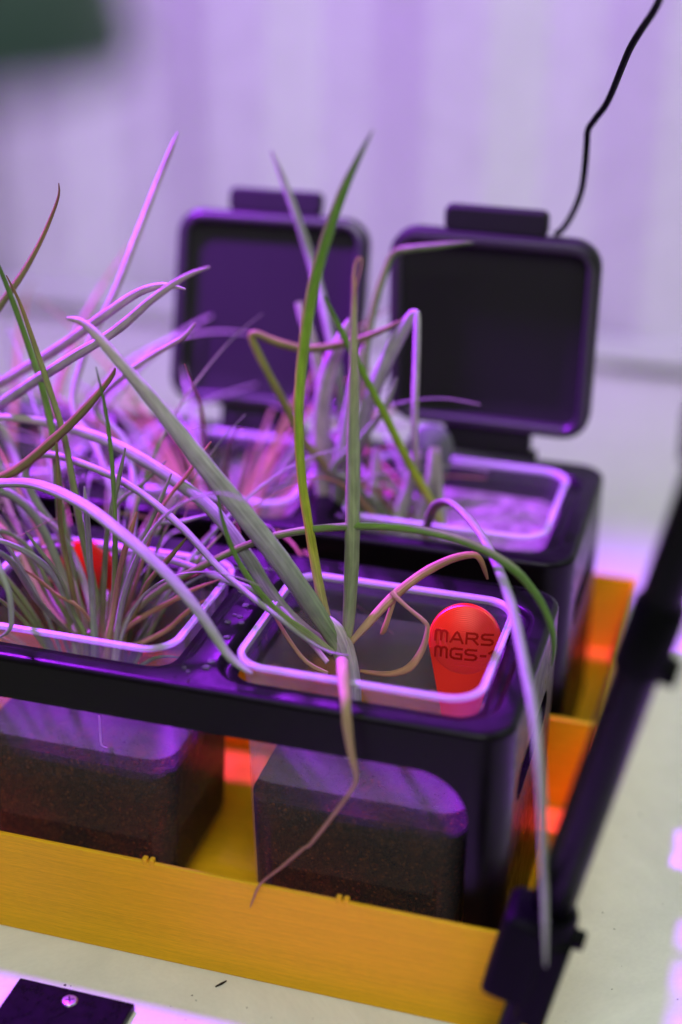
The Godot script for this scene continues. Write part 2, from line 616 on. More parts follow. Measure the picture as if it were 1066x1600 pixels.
func box_meshes() -> Array:
	# clear lower shell, misted upper band, then the lip
	var w := 0.0009
	var body := [[0.0478, 0.0398, 0.011, 0.0055], [0.0497, 0.0417, 0.012, 0.0075], [0.0505, 0.0425, 0.0125, 0.012], [0.0526, 0.0446, 0.0132, 0.086], [0.0537, 0.0457, 0.0137, 0.13], [0.0541, 0.0461, 0.0138, RIM_Y - 0.0022]]
	var outs := []
	var ins := []
	for k in body.size():
		var p: Array = body[k]
		outs.append(rr(p[0], p[1], p[2], p[3]))
		ins.append(rr(p[0] - w, p[1] - w, p[2] - w, p[3] + (w if k < 2 else 0.0)))
	var st := new_st()
	loft(st, outs.slice(0, 4))
	cap(st, outs[0], false)
	loft(st, [ins[3], ins[2], ins[1], ins[0]])
	cap(st, ins[0], true)
	var wall := done(st)
	st = new_st()
	loft(st, outs.slice(3, 5))
	loft(st, [ins[4], ins[3]])
	var upper := done(st)
	st = new_st()
	loft(st, outs.slice(4, 6))
	loft(st, [ins[5], ins[4]])
	var neck := done(st)
	var rings := []
	st = new_st()
	var y := RIM_Y
	var lip := [[0.0545, -0.0022], [0.0562, -0.0024], [0.0569, -0.002], [0.057, -0.0008], [0.0566, -0.0002], [0.0561, 0.0], [0.0556, -0.0003], [0.0552, -0.0007], [0.0547, -0.0003], [0.0542, 0.0], [0.0537, -0.0002], [0.0534, -0.001], [0.0533, -0.003]]
	rings = []
	for p in lip: rings.append(rr(p[0], p[0] - 0.008, 0.0145 + (p[0] - 0.055), y + p[1], 0, 0, 10))
	loft(st, rings)
	return [wall, done(st), upper, neck]

func soil(cx: float, cz: float, level: float, m: Material, label: String, sd: int, from := 0.0) -> void:
	rng.seed = sd
	var st := new_st()
	var rings := []
	var ys := [0.0068, 0.0085, 0.013]
	var n := 12
	for k in 3: rings.append(rr([0.0464, 0.0484, 0.0494][k], [0.0384, 0.0404, 0.0414][k], 0.0115, ys[k], 0, 0, n))
	var lv := func(p: Vector3) -> float:
		return level + 0.0045 * noise.get_noise_2d(p.x * 26.0 + sd, p.z * 26.0) + 0.0016 * noise.get_noise_2d(p.x * 150.0, p.z * 150.0 + sd)
	if from > 0.0: rings = []
	for s in [0.0, 0.5, 1.0]:
		var y: float = lerpf(maxf(0.014, from), level, s)
		var k := inverse_lerp(0.0065, 0.1427, y)
		var r := rr(lerpf(0.0496, 0.0528, k), lerpf(0.0416, 0.0448, k), 0.0122, y, 0, 0, n)
		if s == 1.0:
			for i in r.size(): r[i].y = lv.call(r[i])
		rings.append(r)
	var top: PackedVector3Array = rings[-1]
	for s in [0.97, 0.9, 0.8, 0.68, 0.55, 0.4, 0.25, 0.1]:
		var r := PackedVector3Array()
		for p in top:
			var q := Vector3(p.x * s, 0, p.z * s)
			q.y = lv.call(q)
			r.append(q)
		rings.append(r)
	var gs := []
	for i in rings.size(): gs.append(1 if i < rings.size() - 9 else 2)
	loft(st, rings, gs)
	cap(st, rings[0], false)
	cap(st, rings[-1], true)
	# loose grains on the surface
	for i in 420:
		var a := rng.randf() * TAU
		var q := Vector3(cos(a) * sqrt(rng.randf()) * 0.05, 0, sin(a) * sqrt(rng.randf()) * 0.042)
		q.y = lv.call(q)
		var r := rng.randf_range(0.0004, 0.0013)
		var v := []
		for k in 4: v.append(q + Vector3(cos(TAU * k / 4 + a) * r, rng.randf_range(-0.3, 0.3) * r, sin(TAU * k / 4 + a) * r * rng.randf_range(0.6, 1.1)))
		for k in 4:
			tri(st, q + Vector3(0, r * 0.8, 0), v[k], v[(k + 1) % 4])
	var o := put(done(st), "soil", m, null, Vector3(cx, 0.0, cz))
	meta(o, label, "soil", "", "stuff")

func lid(parent: Node3D, at: Vector3, tilt: float, yaw: float) -> void:
	# built lying flat with its inside up, then stood on its hinge edge
	var l := Node3D.new()
	l.name = "lid"
	parent.add_child(l)
	l.position = at
	l.rotation = Vector3(PI / 2 - tilt, yaw, 0)
	var a := 0.0595
	var b := 0.059
	var off := Vector3(0, 0, -b - 0.012)      # hinge line at the origin
	var st := new_st()
	var r := 0.016
	var prof := [[-0.005, -0.0055], [-0.0012, -0.005], [0.0, -0.0038], [0.0, 0.0035], [-0.0006, 0.0049], [-0.0018, 0.0054]]
	var rings := []
	for p in prof: rings.append(rr(a + p[0], b + p[0], r + p[0], p[1], 0, 0, 9))
	loft(st, rings)
	cap(st, rings[0], false)
	put(done(st), "shell", M.black_satin, l, off)
	st = new_st()
	rings = []
	for p in [[-0.0018, 0.0054], [-0.003, 0.006], [-0.0046, 0.0062], [-0.0062, 0.006], [-0.007, 0.0052], [-0.0074, 0.0035], [-0.0076, 0.0005]]: rings.append(rr(a + p[0], b + p[0], r + p[0], p[1], 0, 0, 9))
	loft(st, rings)
	put(done(st), "seal_lip", M.lid_lip, l, off)
	st = new_st()
	rings = []
	for p in [[-0.0076, 0.0005], [-0.0085, 0.0001], [-0.02, 0.0]]: rings.append(rr(a + p[0], b + p[0], maxf(r + p[0], 0.004), p[1], 0, 0, 9))
	loft(st, rings)
	cap(st, rings[-1], true)
	put(done(st), "inner_panel", M.black_satin, l, off)
	put(box_mesh(Vector3(-0.029, -0.0055, -2 * b - 0.026), Vector3(0.029, 0.002, -2 * b - 0.0115), 0.0016, 0.004), "latch_tab", M.black_satin, l)
	put(box_mesh(Vector3(-0.026, -0.005, -0.0125), Vector3(0.026, 0.003, 0.001), 0.0012, 0.002), "hinge_flap", M.black_satin, l)
	st = new_st()
	tube(st, [Vector3(-0.03, 0, 0.002), Vector3(0.03, 0, 0.002)], [0.0028, 0.0028], 12)
	put(done(st), "hinge_pin", M.black_satin, l)

# ---------------------------------------------------------------- markers
func marker(called: String, at: Vector3, tilt: float, yaw: float, roll: float, radius: float, stem: float, m: Material, stem_m: Material, label: String, letters: bool) -> void:
	# a printed teardrop on a long stem; at: centre of its round head
	var t := thing(called, at, label, "plant marker", "printed plant markers")
	t.rotation = Vector3(PI / 2 - tilt, yaw, roll)
	var nn := 72
	var R := radius
	var st := new_st()
	var hs := [[0.96, -0.0022], [1.0, -0.0014], [1.0, 0.0012], [0.985, 0.0018], [0.95, 0.0022]]
	for k in 14: hs.append([0.95 * (1.0 - (k + 1) / 14.0), 0.0022 + 0.0024 * (1.0 - pow(1.0 - (k + 1) / 14.0, 2.0))])
	for k in hs.size() - 1:
		for i in nn:
			for c in [[k, i], [k, i + 1], [k + 1, i + 1], [k, i], [k + 1, i + 1], [k + 1, i]]:
				var a: float = TAU * c[1] / nn
				st.set_smooth_group(1)
				st.set_uv(Vector2(float(c[1]) / nn, hs[c[0]][0]))
				st.add_vertex(Vector3(cos(a) * R * hs[c[0]][0], hs[c[0]][1], sin(a) * R * hs[c[0]][0]))
	st.generate_normals()
	st.generate_tangents()
	put(st.commit(), "head", m, t)
	# the stem narrows from the head's sides, +z runs down it
	st = new_st()
	var side := PackedVector2Array([Vector2(-0.955 * R, -0.28 * R), Vector2(-0.55 * R, -1.9 * R), Vector2(-0.4 * R, -2.6 * R), Vector2(-0.36 * R, -stem), Vector2(0.36 * R, -stem), Vector2(0.4 * R, -2.6 * R), Vector2(0.55 * R, -1.9 * R), Vector2(0.955 * R, -0.28 * R)])
	extrude(st, side, Transform3D(Basis(Vector3.RIGHT, -PI / 2), Vector3(0, 0.0021, 0)), 0.0042)
	put(done(st), "stem", stem_m, t)
	if letters:
		st = new_st()
		var A := {
			"M": [[[0, 0], [0, 0.82], [0.06, 0.96], [0.16, 1], [0.26, 0.96], [0.32, 0.82], [0.34, 0.1]], [[0.34, 0.1], [0.36, 0.82], [0.42, 0.96], [0.52, 1], [0.62, 0.96], [0.68, 0.82], [0.7, 0]]],
			"A": [[[0, 0], [0.26, 0.86], [0.35, 1], [0.44, 0.86], [0.7, 0]], [[0.2, 0.3], [0.5, 0.3]]],
			"R": [[[0, 0], [0, 1], [0.45, 1], [0.58, 0.92], [0.62, 0.76], [0.58, 0.58], [0.45, 0.48], [0.05, 0.48]], [[0.35, 0.48], [0.66, 0]]],
			"S": [[[0.62, 1], [0.16, 1], [0.03, 0.9], [0.0, 0.75], [0.04, 0.6], [0.16, 0.52], [0.48, 0.5], [0.6, 0.4], [0.64, 0.26], [0.6, 0.1], [0.48, 0], [0.02, 0]]],
			"G": [[[0.64, 1], [0.22, 1], [0.06, 0.9], [0, 0.72], [0, 0.28], [0.06, 0.1], [0.22, 0], [0.64, 0], [0.64, 0.46], [0.34, 0.46]]],
			"-": [[[0.05, 0.48], [0.3, 0.48]]],
			"1": [[[0.0, 0.8], [0.18, 1], [0.18, 0]]],
		}
		var hgt := 0.0049
		var wd := 0.0064
		for row in [["MARS", -0.0137, 0.0006], ["MGS-1", -0.0133, 0.0086]]:
			var x: float = row[1]
			for ch in row[0]:
				var wmax := 0.0
				for line in A[ch]:
					for k in line.size() - 1:
						wmax = maxf(wmax, maxf(line[k][0], line[k + 1][0]))
						var p := Vector2(x + line[k][0] * wd * 1.25, row[2] - line[k][1] * hgt)
						var q := Vector2(x + line[k + 1][0] * wd * 1.25, row[2] - line[k + 1][1] * hgt)
						var dd := (q - p).normalized() * 0.0005
						var s := Vector2(-dd.y, dd.x)
						var c := [p - dd + s, q + dd + s, q + dd - s, p - dd - s]
						var v3 := []
						for e in c:
							var rho := clampf(e.length() / (0.97 * R), 0.0, 1.0)
							v3.append(Vector3(e.x, 0.0022 + 0.0024 * (1.0 - rho * rho) + 0.00022, e.y))
						quad(st, v3[0], v3[1], v3[2], v3[3])
						for e in 4:
							quad(st, v3[e], v3[e] - Vector3(0, 0.0006, 0), v3[(e + 1) % 4] - Vector3(0, 0.0006, 0), v3[(e + 1) % 4])
				x += wmax * wd * 1.25 + 0.0018
		var o := put(done(st), "lettering", M.red_dark, t)
		o.set_meta("label", "dark letters reading MARS MGS-1")

# ---------------------------------------------------------------- leaves
var PAL := {
	"wax": [[0.0, Color(0.5, 0.52, 0.3)], [0.12, Color(0.24, 0.36, 0.14)], [0.35, Color(0.44, 0.46, 0.42)], [0.7, Color(0.54, 0.52, 0.52)], [1.0, Color(0.54, 0.46, 0.42)]],
	"green": [[0.0, Color(0.58, 0.55, 0.25)], [0.2, Color(0.5, 0.58, 0.04)], [0.45, Color(0.33, 0.55, 0.03)], [0.75, Color(0.16, 0.36, 0.03)], [1.0, Color(0.1, 0.22, 0.04)]],
	"deep": [[0.0, Color(0.45, 0.48, 0.25)], [0.2, Color(0.26, 0.4, 0.1)], [0.7, Color(0.18, 0.36, 0.06)], [1.0, Color(0.1, 0.2, 0.04)]],
	"grey": [[0.0, Color(0.55, 0.55, 0.36)], [0.15, Color(0.32, 0.4, 0.24)], [0.6, Color(0.37, 0.42, 0.34)], [1.0, Color(0.42, 0.43, 0.38)]],
	"pale": [[0.0, Color(0.68, 0.62, 0.44)], [0.3, Color(0.52, 0.52, 0.46)], [1.0, Color(0.58, 0.5, 0.5)]],
	"olive": [[0.0, Color(0.45, 0.42, 0.14)], [0.5, Color(0.3, 0.31, 0.07)], [1.0, Color(0.24, 0.22, 0.06)]],
	"dry": [[0.0, Color(0.62, 0.42, 0.22)], [0.5, Color(0.6, 0.36, 0.18)], [1.0, Color(0.48, 0.24, 0.1)]],
	"tan": [[0.0, Color(0.7, 0.55, 0.4)], [0.3, Color(0.55, 0.42, 0.2)], [0.7, Color(0.5, 0.27, 0.16)], [1.0, Color(0.55, 0.28, 0.14)]],
	"stem": [[0.0, Color(0.7, 0.62, 0.42)], [0.25, Color(0.52, 0.5, 0.24)], [0.45, Color(0.24, 0.33, 0.1)], [1.0, Color(0.3, 0.36, 0.22)]],
	"upright": [[0.0, Color(0.5, 0.52, 0.3)], [0.12, Color(0.3, 0.4, 0.16)], [0.6, Color(0.36, 0.43, 0.22)], [0.88, Color(0.42, 0.42, 0.22)], [1.0, Color(0.55, 0.36, 0.16)]],
	"tipped": [[0.0, Color(0.5, 0.52, 0.3)], [0.15, Color(0.26, 0.37, 0.13)], [0.75, Color(0.3, 0.34, 0.12)], [0.92, Color(0.34, 0.24, 0.09)], [1.0, Color(0.25, 0.12, 0.06)]],
}
var leaf_count := 0

func pal(n: String, t: float) -> Color:
	var p: Array = PAL[n]
	for i in p.size() - 1:
		if t <= p[i + 1][0]:
			return p[i][1].lerp(p[i + 1][1], inverse_lerp(p[i][0], p[i + 1][0], t))
	return p[-1][1]

func cr3(a: Vector3, b: Vector3, c: Vector3, d: Vector3, t: float) -> Vector3:
	return b.cubic_interpolate(c, a, d, t)

func leaf_mesh(pts: Array, rad: Array, palette: String, flat := 0.8, sides := 12) -> ArrayMesh:
	# pts: Vector3 along the blade from the base to the tip; rad: half widths
	leaf_count += 1
	var P := []
	var W := []
	var n := pts.size()
	for i in n - 1:
		var a: Vector3 = pts[maxi(i - 1, 0)]
		var d: Vector3 = pts[mini(i + 2, n - 1)]
		var seg: float = (pts[i + 1] - pts[i]).length()
		var steps := clampi(int(seg / 0.0035), 3, 14)
		for k in steps:
			var t := float(k) / steps
			P.append(cr3(a, pts[i], pts[i + 1], d, t))
			var h := t * t * (3 - 2 * t)
			W.append(lerpf(rad[i], rad[i + 1], lerpf(t, h, 0.4)))
	P.append(pts[-1])
	W.append(rad[-1])
	var L := [0.0]
	for i in P.size() - 1: L.append(L[-1] + (P[i + 1] - P[i]).length())
	var st := new_st()
	var u := Vector3.ZERO
	var rings := []
	var ph := leaf_count * 13.7
	for k in P.size():
		var d: Vector3 = (P[mini(k + 1, P.size() - 1)] - P[maxi(k - 1, 0)]).normalized()
		if k == 0:
			u = Vector3(0, 0, 1) - d * d.z
			if u.length() < 0.1: u = Vector3.UP - d * d.y
		u = (u - d * u.dot(d)).normalized()
		var v := d.cross(u)
		var w: float = W[k] * (1.0 + 0.07 * noise.get_noise_2d(L[k] * 60.0, ph) + 0.03 * noise.get_noise_2d(L[k] * 300.0, ph))
		var ring := []
		for i in sides + 1:
			var t := -TAU * i / sides
			var rr_ := 1.0 + 0.05 * cos(3.0 * t + ph) + 0.03 * noise.get_noise_3d(cos(t) * 2, sin(t) * 2 + ph, L[k] * 40.0)
			var c := pal(palette, L[k] / L[-1])
			var f := 1.0 + 0.16 * noise.get_noise_3d(cos(t) * 1.4 + ph, sin(t) * 1.4, L[k] * 14.0)
			c = Color(clampf(c.r * f, 0, 1), clampf(c.g * f, 0, 1), clampf(c.b * f, 0, 1))
			ring.append([P[k] + (u * cos(t) * flat + v * sin(t)) * w * rr_, c, Vector2(float(i) / sides, L[k] / 0.09 + ph)])
		rings.append(ring)
	for k in rings.size() - 1:
		for i in sides:
			for c in [[k, i], [k, i + 1], [k + 1, i + 1], [k, i], [k + 1, i + 1], [k + 1, i]]:
				var q: Array = rings[c[0]][c[1]]
				st.set_smooth_group(1)
				st.set_color(q[1])
				st.set_uv(q[2])
				st.add_vertex(q[0])
	st.generate_normals()
	st.index()
	return st.commit()

func leaf(plant: Node3D, data: Array, palette: String, flat := 0.8, called := "leaf") -> void:
	# data: [px, py, z, width in px]
	var pts := []
	var rad := []
	for d in data:
		var p := at_px(d[0], d[1], d[2])
		pts.append(p - plant.position)
		rad.append(maxf(px_size(d[3], p) * 0.46, 0.0002))
	put(leaf_mesh(pts, rad, palette, flat), called, M.leaf, plant)

func wild_leaf(plant: Node3D, from: Vector3, az: float, lean: float, length: float, droop: float, r: float, palette: String) -> void:
	# a blade that leaves its base at a lean and bends over under its own weight
	var pts := []
	var rad := []
	var p := from
	var el := PI / 2 - lean
	var n := 9
	var step := length / n
	for k in n + 1:
		pts.append(p)
		var t := float(k) / n
		rad.append(maxf(r * (0.75 + 0.5 * sin(PI * minf(t * 1.3, 1.0))) * pow(1.0 - t, 0.55), 0.0003))
		p += Vector3(cos(az) * cos(el), sin(el), sin(az) * cos(el)) * step
		el -= droop / n * (0.5 + t * 1.4)
		az += rng.randf_range(-0.12, 0.12)
		if p.y < 0.15 and k > 5: el = maxf(el, -0.1)
	put(leaf_mesh(pts, rad, palette, rng.randf_range(0.6, 0.9), 9), "leaf", M.leaf, plant)

# ---------------------------------------------------------------- plants traced against the photograph
func plant_front_right() -> void:
	var p := thing("spring_onion", Vector3(0.0, 0.074, 0.012), "tall spring onion with a few upright leaves beside the red marker", "plant", "spring onions")
	var z := 0.012
	# pale neck of the bulb
	leaf(p, [[548, 1190, z, 26], [546, 1120, z, 28], [543, 1060, z, 30], [536, 1015, z, 30], [524, 985, z, 30], [512, 965, z, 12]], "pale", 0.9, "stalk")
	leaf(p, [[556, 1180, 0.014, 18], [556, 1090, 0.014, 20], [552, 1045, 0.014, 20], [545, 1010, 0.012, 18], [540, 995, 0.012, 8]], "wax", 0.9, "stalk")
	# fat blade to the upper left
	leaf(p, [[542, 1060, z, 18], [528, 1010, 0.013, 28], [505, 972, 0.014, 34], [460, 905, 0.016, 38], [415, 845, 0.018, 39], [365, 782, 0.02, 38], [300, 702, 0.022, 33], [240, 626, 0.022, 27], [185, 562, 0.02, 21], [150, 522, 0.018, 18], [126, 502, 0.016, 12], [105, 497, 0.015, 5]], "wax", 0.75)
	# tall green blade
	leaf(p, [[522, 1005, 0.008, 14], [508, 960, 0.006, 20], [497, 905, 0.004, 18], [484, 830, 0.002, 17], [472, 750, 0.0, 17], [467, 670, 0.0, 17], [469, 600, 0.0, 19], [478, 520, 0.0, 21], [490, 450, 0.0, 22], [510, 375, 0.002, 21], [536, 300, 0.004, 17], [560, 248, 0.006, 11], [583, 203, 0.008, 1.5]], "green", 0.7)
	# upright grey-green blade with a withered tip
	leaf(p, [[540, 1010, 0.008, 16], [545, 970, 0.006, 22], [549, 900, 0.004, 25], [551, 830, 0.003, 26], [552, 740, 0.002, 24], [552, 650, 0.002, 21], [553, 570, 0.002, 17], [553, 500, 0.002, 12], [554, 455, 0.002, 9], [553, 430, 0.002, 6]], "upright", 0.7)
	leaf(p, [[553, 436, 0.002, 6], [554, 420, 0.002, 5], [558, 406, 0.003, 5], [565, 404, 0.004, 5], [564, 420, 0.004, 4], [559, 440, 0.003, 3], [555, 460, 0.003, 2]], "dry", 0.5, "withered_tip")
	# short deep green blade, and the one behind it
	leaf(p, [[520, 1020, 0.016, 12], [480, 990, 0.02, 16], [432, 955, 0.026, 14], [390, 905, 0.03, 11], [362, 855, 0.032, 9], [346, 805, 0.033, 7], [340, 770, 0.034, 2]], "deep", 0.6)
	leaf(p, [[518, 1010, 0.006, 16], [470, 980, 0.004, 25], [425, 930, 0.0, 26], [385, 865, -0.006, 26], [330, 795, -0.014, 25], [255, 738, -0.022, 23], [170, 690, -0.03, 20], [80, 662, -0.034, 16], [0, 652, -0.036, 12], [-50, 660, -0.038, 6]], "wax", 0.75)
	leaf(p, [[512, 1035, 0.018, 10], [470, 985, 0.01, 12], [420, 935, 0.0, 13], [350, 905, -0.008, 13], [270, 876, -0.014, 13], [180, 858, -0.018, 12], [100, 853, -0.02, 9], [66, 856, -0.02, 4]], "wax", 0.7)
	# dry stalk to the right
	leaf(p, [[548, 1005, 0.01, 10], [575, 975, 0.006, 16], [612, 935, 0.0, 17], [660, 897, -0.006, 16], [705, 874, -0.01, 14], [738, 867, -0.012, 12], [750, 874, -0.012, 10], [757, 890, -0.012, 8], [762, 905, -0.012, 4]], "dry", 0.55)
	leaf(p, [[612, 925, 0.003, 12], [618, 932, 0.004, 10], [640, 952, 0.006, 8], [664, 972, 0.008, 9], [668, 985, 0.009, 9], [660, 1015, 0.01, 12], [640, 1043, 0.012, 14], [610, 1053, 0.013, 10], [580, 1051, 0.013, 8], [563, 1048, 0.013, 5]], "dry", 0.35, "withered_leaf")
	leaf(p, [[622, 925, 0.0, 4], [612, 950, 0.0, 9], [600, 985, 0.002, 10], [594, 990, 0.002, 3]], "dry", 0.3, "withered_leaf")
	leaf(p, [[512, 1052, 0.02, 8], [480, 1035, 0.02, 8], [452, 1000, 0.018, 8], [425, 955, 0.014, 7], [400, 915, 0.01, 3]], "dry", 0.4, "withered_leaf")
	# tan blade that hangs out over the front rim
	leaf(p, [[538, 1030, 0.03, 18], [536, 1036, 0.05, 24], [537, 1050, 0.067, 25], [539, 1078, 0.078, 22], [541, 1100, 0.086, 21], [543, 1130, 0.0885, 20], [550, 1180, 0.089, 16], [557, 1212, 0.089, 9], [551, 1232, 0.0895, 11], [520, 1275, 0.091, 12], [486, 1318, 0.093, 10], [474, 1326, 0.095, 9], [440, 1355, 0.096, 9], [408, 1380, 0.097, 7], [398, 1400, 0.098, 6], [391, 1418, 0.098, 2]], "tan", 0.45)

func plant_front_left() -> void:
	var c := Vector3(-0.15, 0.076, 0.004)
	var p := thing("spring_onion", c, "dense tangled clump of spring onion leaves in the pot with a red marker", "plant", "spring onions")
	var z := 0.006
	# blades fan out of a pale bunch of stalks
	for a in [[112, 980, 15, -0.004, 40, 850, -60, 800], [126, 990, 17, 0.004, 96, 830, 88, 690], [138, 985, 14, -0.008, 100, 840, 10, 760], [148, 1000, 19, 0.01, 140, 860, 132, 760], [158, 994, 17, 0.0, 168, 830, 196, 700], [170, 1002, 18, 0.008, 190, 880, 214, 800], [180, 992, 15, -0.004, 222, 850, 268, 740], [192, 998, 16, 0.002, 232, 910, 292, 840], [150, 975, 13, -0.014, 176, 800, 260, 720], [170, 980, 13, -0.016, 226, 830, 340, 800], [134, 998, 14, 0.012, 92, 900, 40, 830], [186, 985, 12, -0.012, 250, 800, 330, 690]]:
		leaf(p, [[155 + (a[0] - 155) * 0.5, 1135, z, a[2]], [155 + (a[0] - 155) * 0.75, 1065, z, a[2] * 1.05], [a[0], a[1], a[3] + z, a[2] * 0.8], [a[0] * 0.6 + a[4] * 0.4, a[1] * 0.6 + a[5] * 0.4, a[3] + z, a[2] * 0.6], [a[4], a[5], a[3] * 1.6 + z, a[2] * 0.55], [a[4] * 0.45 + a[6] * 0.55, a[5] * 0.45 + a[7] * 0.55, a[3] * 2 + z, a[2] * 0.6], [a[6], a[7], a[3] * 2.2 + z, 3]], ["stem", "tan", "stem", "olive", "stem", "grey"][leaf_count % 6], 0.8)
	leaf(p, [[128, 1010, z, 12], [108, 930, 0.0, 15], [80, 855, -0.004, 16], [50, 800, -0.006, 17], [10, 770, -0.004, 18], [-30, 765, 0.004, 18], [-34, 757, 0.012, 18], [0, 755, 0.02, 20], [60, 758, 0.03, 22], [130, 789, 0.04, 23], [200, 842, 0.05, 23], [265, 902, 0.058, 22], [315, 962, 0.064, 20], [352, 1018, 0.068, 17], [375, 1040, 0.069, 14], [394, 1052, 0.07, 6]], "grey", 0.75)
	leaf(p, [[150, 1000, z, 12], [140, 940, 0.0, 14], [110, 860, -0.01, 14], [60, 790, -0.02, 14], [40, 740, -0.022, 14], [60, 712, -0.018, 14], [110, 718, -0.01, 15], [200, 757, 0.0, 16], [280, 820, 0.012, 17], [340, 885, 0.022, 16], [390, 930, 0.03, 14], [434, 964, 0.036, 11], [480, 1000, 0.04, 8], [515, 1019, 0.042, 5], [546, 1024, 0.044, 2.5]], "grey", 0.75)
	leaf(p, [[180, 1005, z, 12], [205, 960, 0.0, 13], [245, 925, -0.004, 13], [300, 893, -0.006, 13], [385, 852, -0.004, 13], [460, 831, 0.0, 14], [560, 822, 0.004, 14], [650, 828, 0.008, 15], [730, 848, 0.012, 15], [795, 883, 0.016, 16], [838, 930, 0.018, 15], [860, 975, 0.02, 13], [866, 1010, 0.021, 9], [862, 1040, 0.022, 3]], "deep", 0.75)
	leaf(p, [[140, 1000, z, 12], [120, 930, 0.0, 15], [100, 850, -0.01, 16], [92, 770, -0.016, 15], [84, 690, -0.02, 14], [68, 610, -0.024, 13], [45, 540, -0.028, 12], [20, 470, -0.03, 10], [0, 420, -0.03, 8], [-20, 380, -0.03, 3]], "deep", 0.75)
	leaf(p, [[165, 1000, z, 12], [150, 930, 0.004, 14], [130, 840, 0.002, 14], [115, 760, 0.0, 13], [100, 680, -0.004, 12], [75, 600, -0.008, 11], [48, 520, -0.01, 9], [30, 470, -0.01, 6], [10, 430, -0.01, 2]], "tipped", 0.75)
	leaf(p, [[170, 990, z, 10], [178, 930, 0.012, 11], [180, 860, 0.016, 10], [179, 790, 0.02, 9], [174, 710, 0.022, 8], [165, 640, 0.022, 7], [150, 573, 0.022, 2]], "deep", 0.7)
	leaf(p, [[135, 1000, z, 12], [112, 955, 0.016, 14], [88, 905, 0.022, 14], [50, 868, 0.028, 13], [0, 845, 0.034, 11], [-40, 842, 0.036, 6]], "grey", 0.75)
	leaf(p, [[118, 1000, z, 10], [70, 940, 0.0, 13], [20, 850, -0.01, 16], [-40, 780, -0.02, 17], [-30, 755, -0.01, 17], [20, 738, 0.004, 17], [80, 690, 0.006, 17], [130, 642, 0.006, 15], [172, 592, 0.006, 9], [180, 575, 0.006, 3]], "olive", 0.75)
	leaf(p, [[120, 990, z, 10], [60, 900, -0.02, 14], [0, 760, -0.05, 16], [-50, 640, -0.06, 16], [-40, 540, -0.05, 15], [0, 478, -0.04, 14], [35, 428, -0.036, 12], [62, 380, -0.036, 9], [82, 335, -0.036, 7], [92, 305, -0.036, 5], [92, 286, -0.036, 2]], "tipped", 0.6)
	leaf(p, [[140, 990, z, 10], [70, 860, -0.03, 15], [-20, 690, -0.06, 18], [-20, 650, -0.05, 18], [40, 605, -0.03, 18], [110, 560, -0.016, 18], [180, 517, -0.006, 17], [240, 466, 0.0, 14], [290, 432, 0.002, 10], [328, 417, 0.004, 4]], "wax", 0.75)
	leaf(p, [[150, 990, z, 10], [90, 880, -0.04, 15], [0, 660, -0.08, 17], [-30, 620, -0.08, 17], [20, 588, -0.07, 17], [90, 545, -0.06, 17], [160, 495, -0.05, 17], [215, 458, -0.046, 15], [255, 446, -0.044, 12], [290, 452, -0.044, 4]], "pale", 0.75)
	leaf(p, [[160, 990, z, 10], [170, 900, -0.02, 13], [180, 800, -0.05, 14], [150, 700, -0.07, 14], [115, 640, -0.08, 12], [130, 560, -0.09, 12], [180, 455, -0.1, 13], [215, 365, -0.11, 13], [248, 280, -0.12, 11], [268, 232, -0.12, 9], [278, 206, -0.12, 3]], "pale", 0.75)
	leaf(p, [[180, 990, z, 10], [200, 900, -0.02, 12], [210, 780, -0.05, 12], [195, 690, -0.07, 12], [150, 640, -0.07, 11], [190, 590, -0.06, 12], [240, 555, -0.06, 12], [285, 528, -0.06, 9], [305, 505, -0.06, 5]], "wax", 0.7)
	leaf(p, [[110, 990, z, 8], [60, 940, 0.03, 12], [20, 880, 0.05, 13], [-10, 860, 0.062, 12], [0, 890, 0.068, 12], [14, 925, 0.07, 11], [18, 965, 0.071, 10], [14, 985, 0.072, 8], [-6, 1000, 0.073, 3]], "grey", 0.7)
	leaf(p, [[155, 1118, 0.056, 4], [157, 1145, 0.056, 4], [159, 1164, 0.056, 3], [168, 1168, 0.056, 1.5]], "pale", 0.9, "root")
	# thin reddish blades low in the pot
	for a in [[240, 930, 330, 890, -0.01], [250, 950, 345, 905, 0.0], [230, 960, 300, 930, 0.01], [60, 900, 10, 850, -0.02], [90, 930, 20, 880, 0.02], [260, 985, 325, 935, 0.004]]:
		leaf(p, [[165, 1010, z, 7], [(165 + a[0]) / 2.0, a[1] + 22, a[4], 9], [a[0], a[1], a[4], 9], [(a[0] + a[2]) / 2.0, (a[1] + a[3]) / 2.0 - 4, a[4], 8], [a[2], a[3], a[4], 2]], "dry", 0.4, "withered_leaf")
	rng.seed = 404
	for i in 30:
		var az := rng.randf_range(2.2, 6.9)
		var q := Vector3(cos(az) * 0.012, 0.0, sin(az) * 0.01)
		wild_leaf(p, q, az, rng.randf_range(0.15, 0.7), rng.randf_range(0.13, 0.24), rng.randf_range(0.8, 2.6), rng.randf_range(0.0007, 0.0016), ["wax", "grey", "pale", "deep", "tipped", "dry"][rng.randi() % 6])

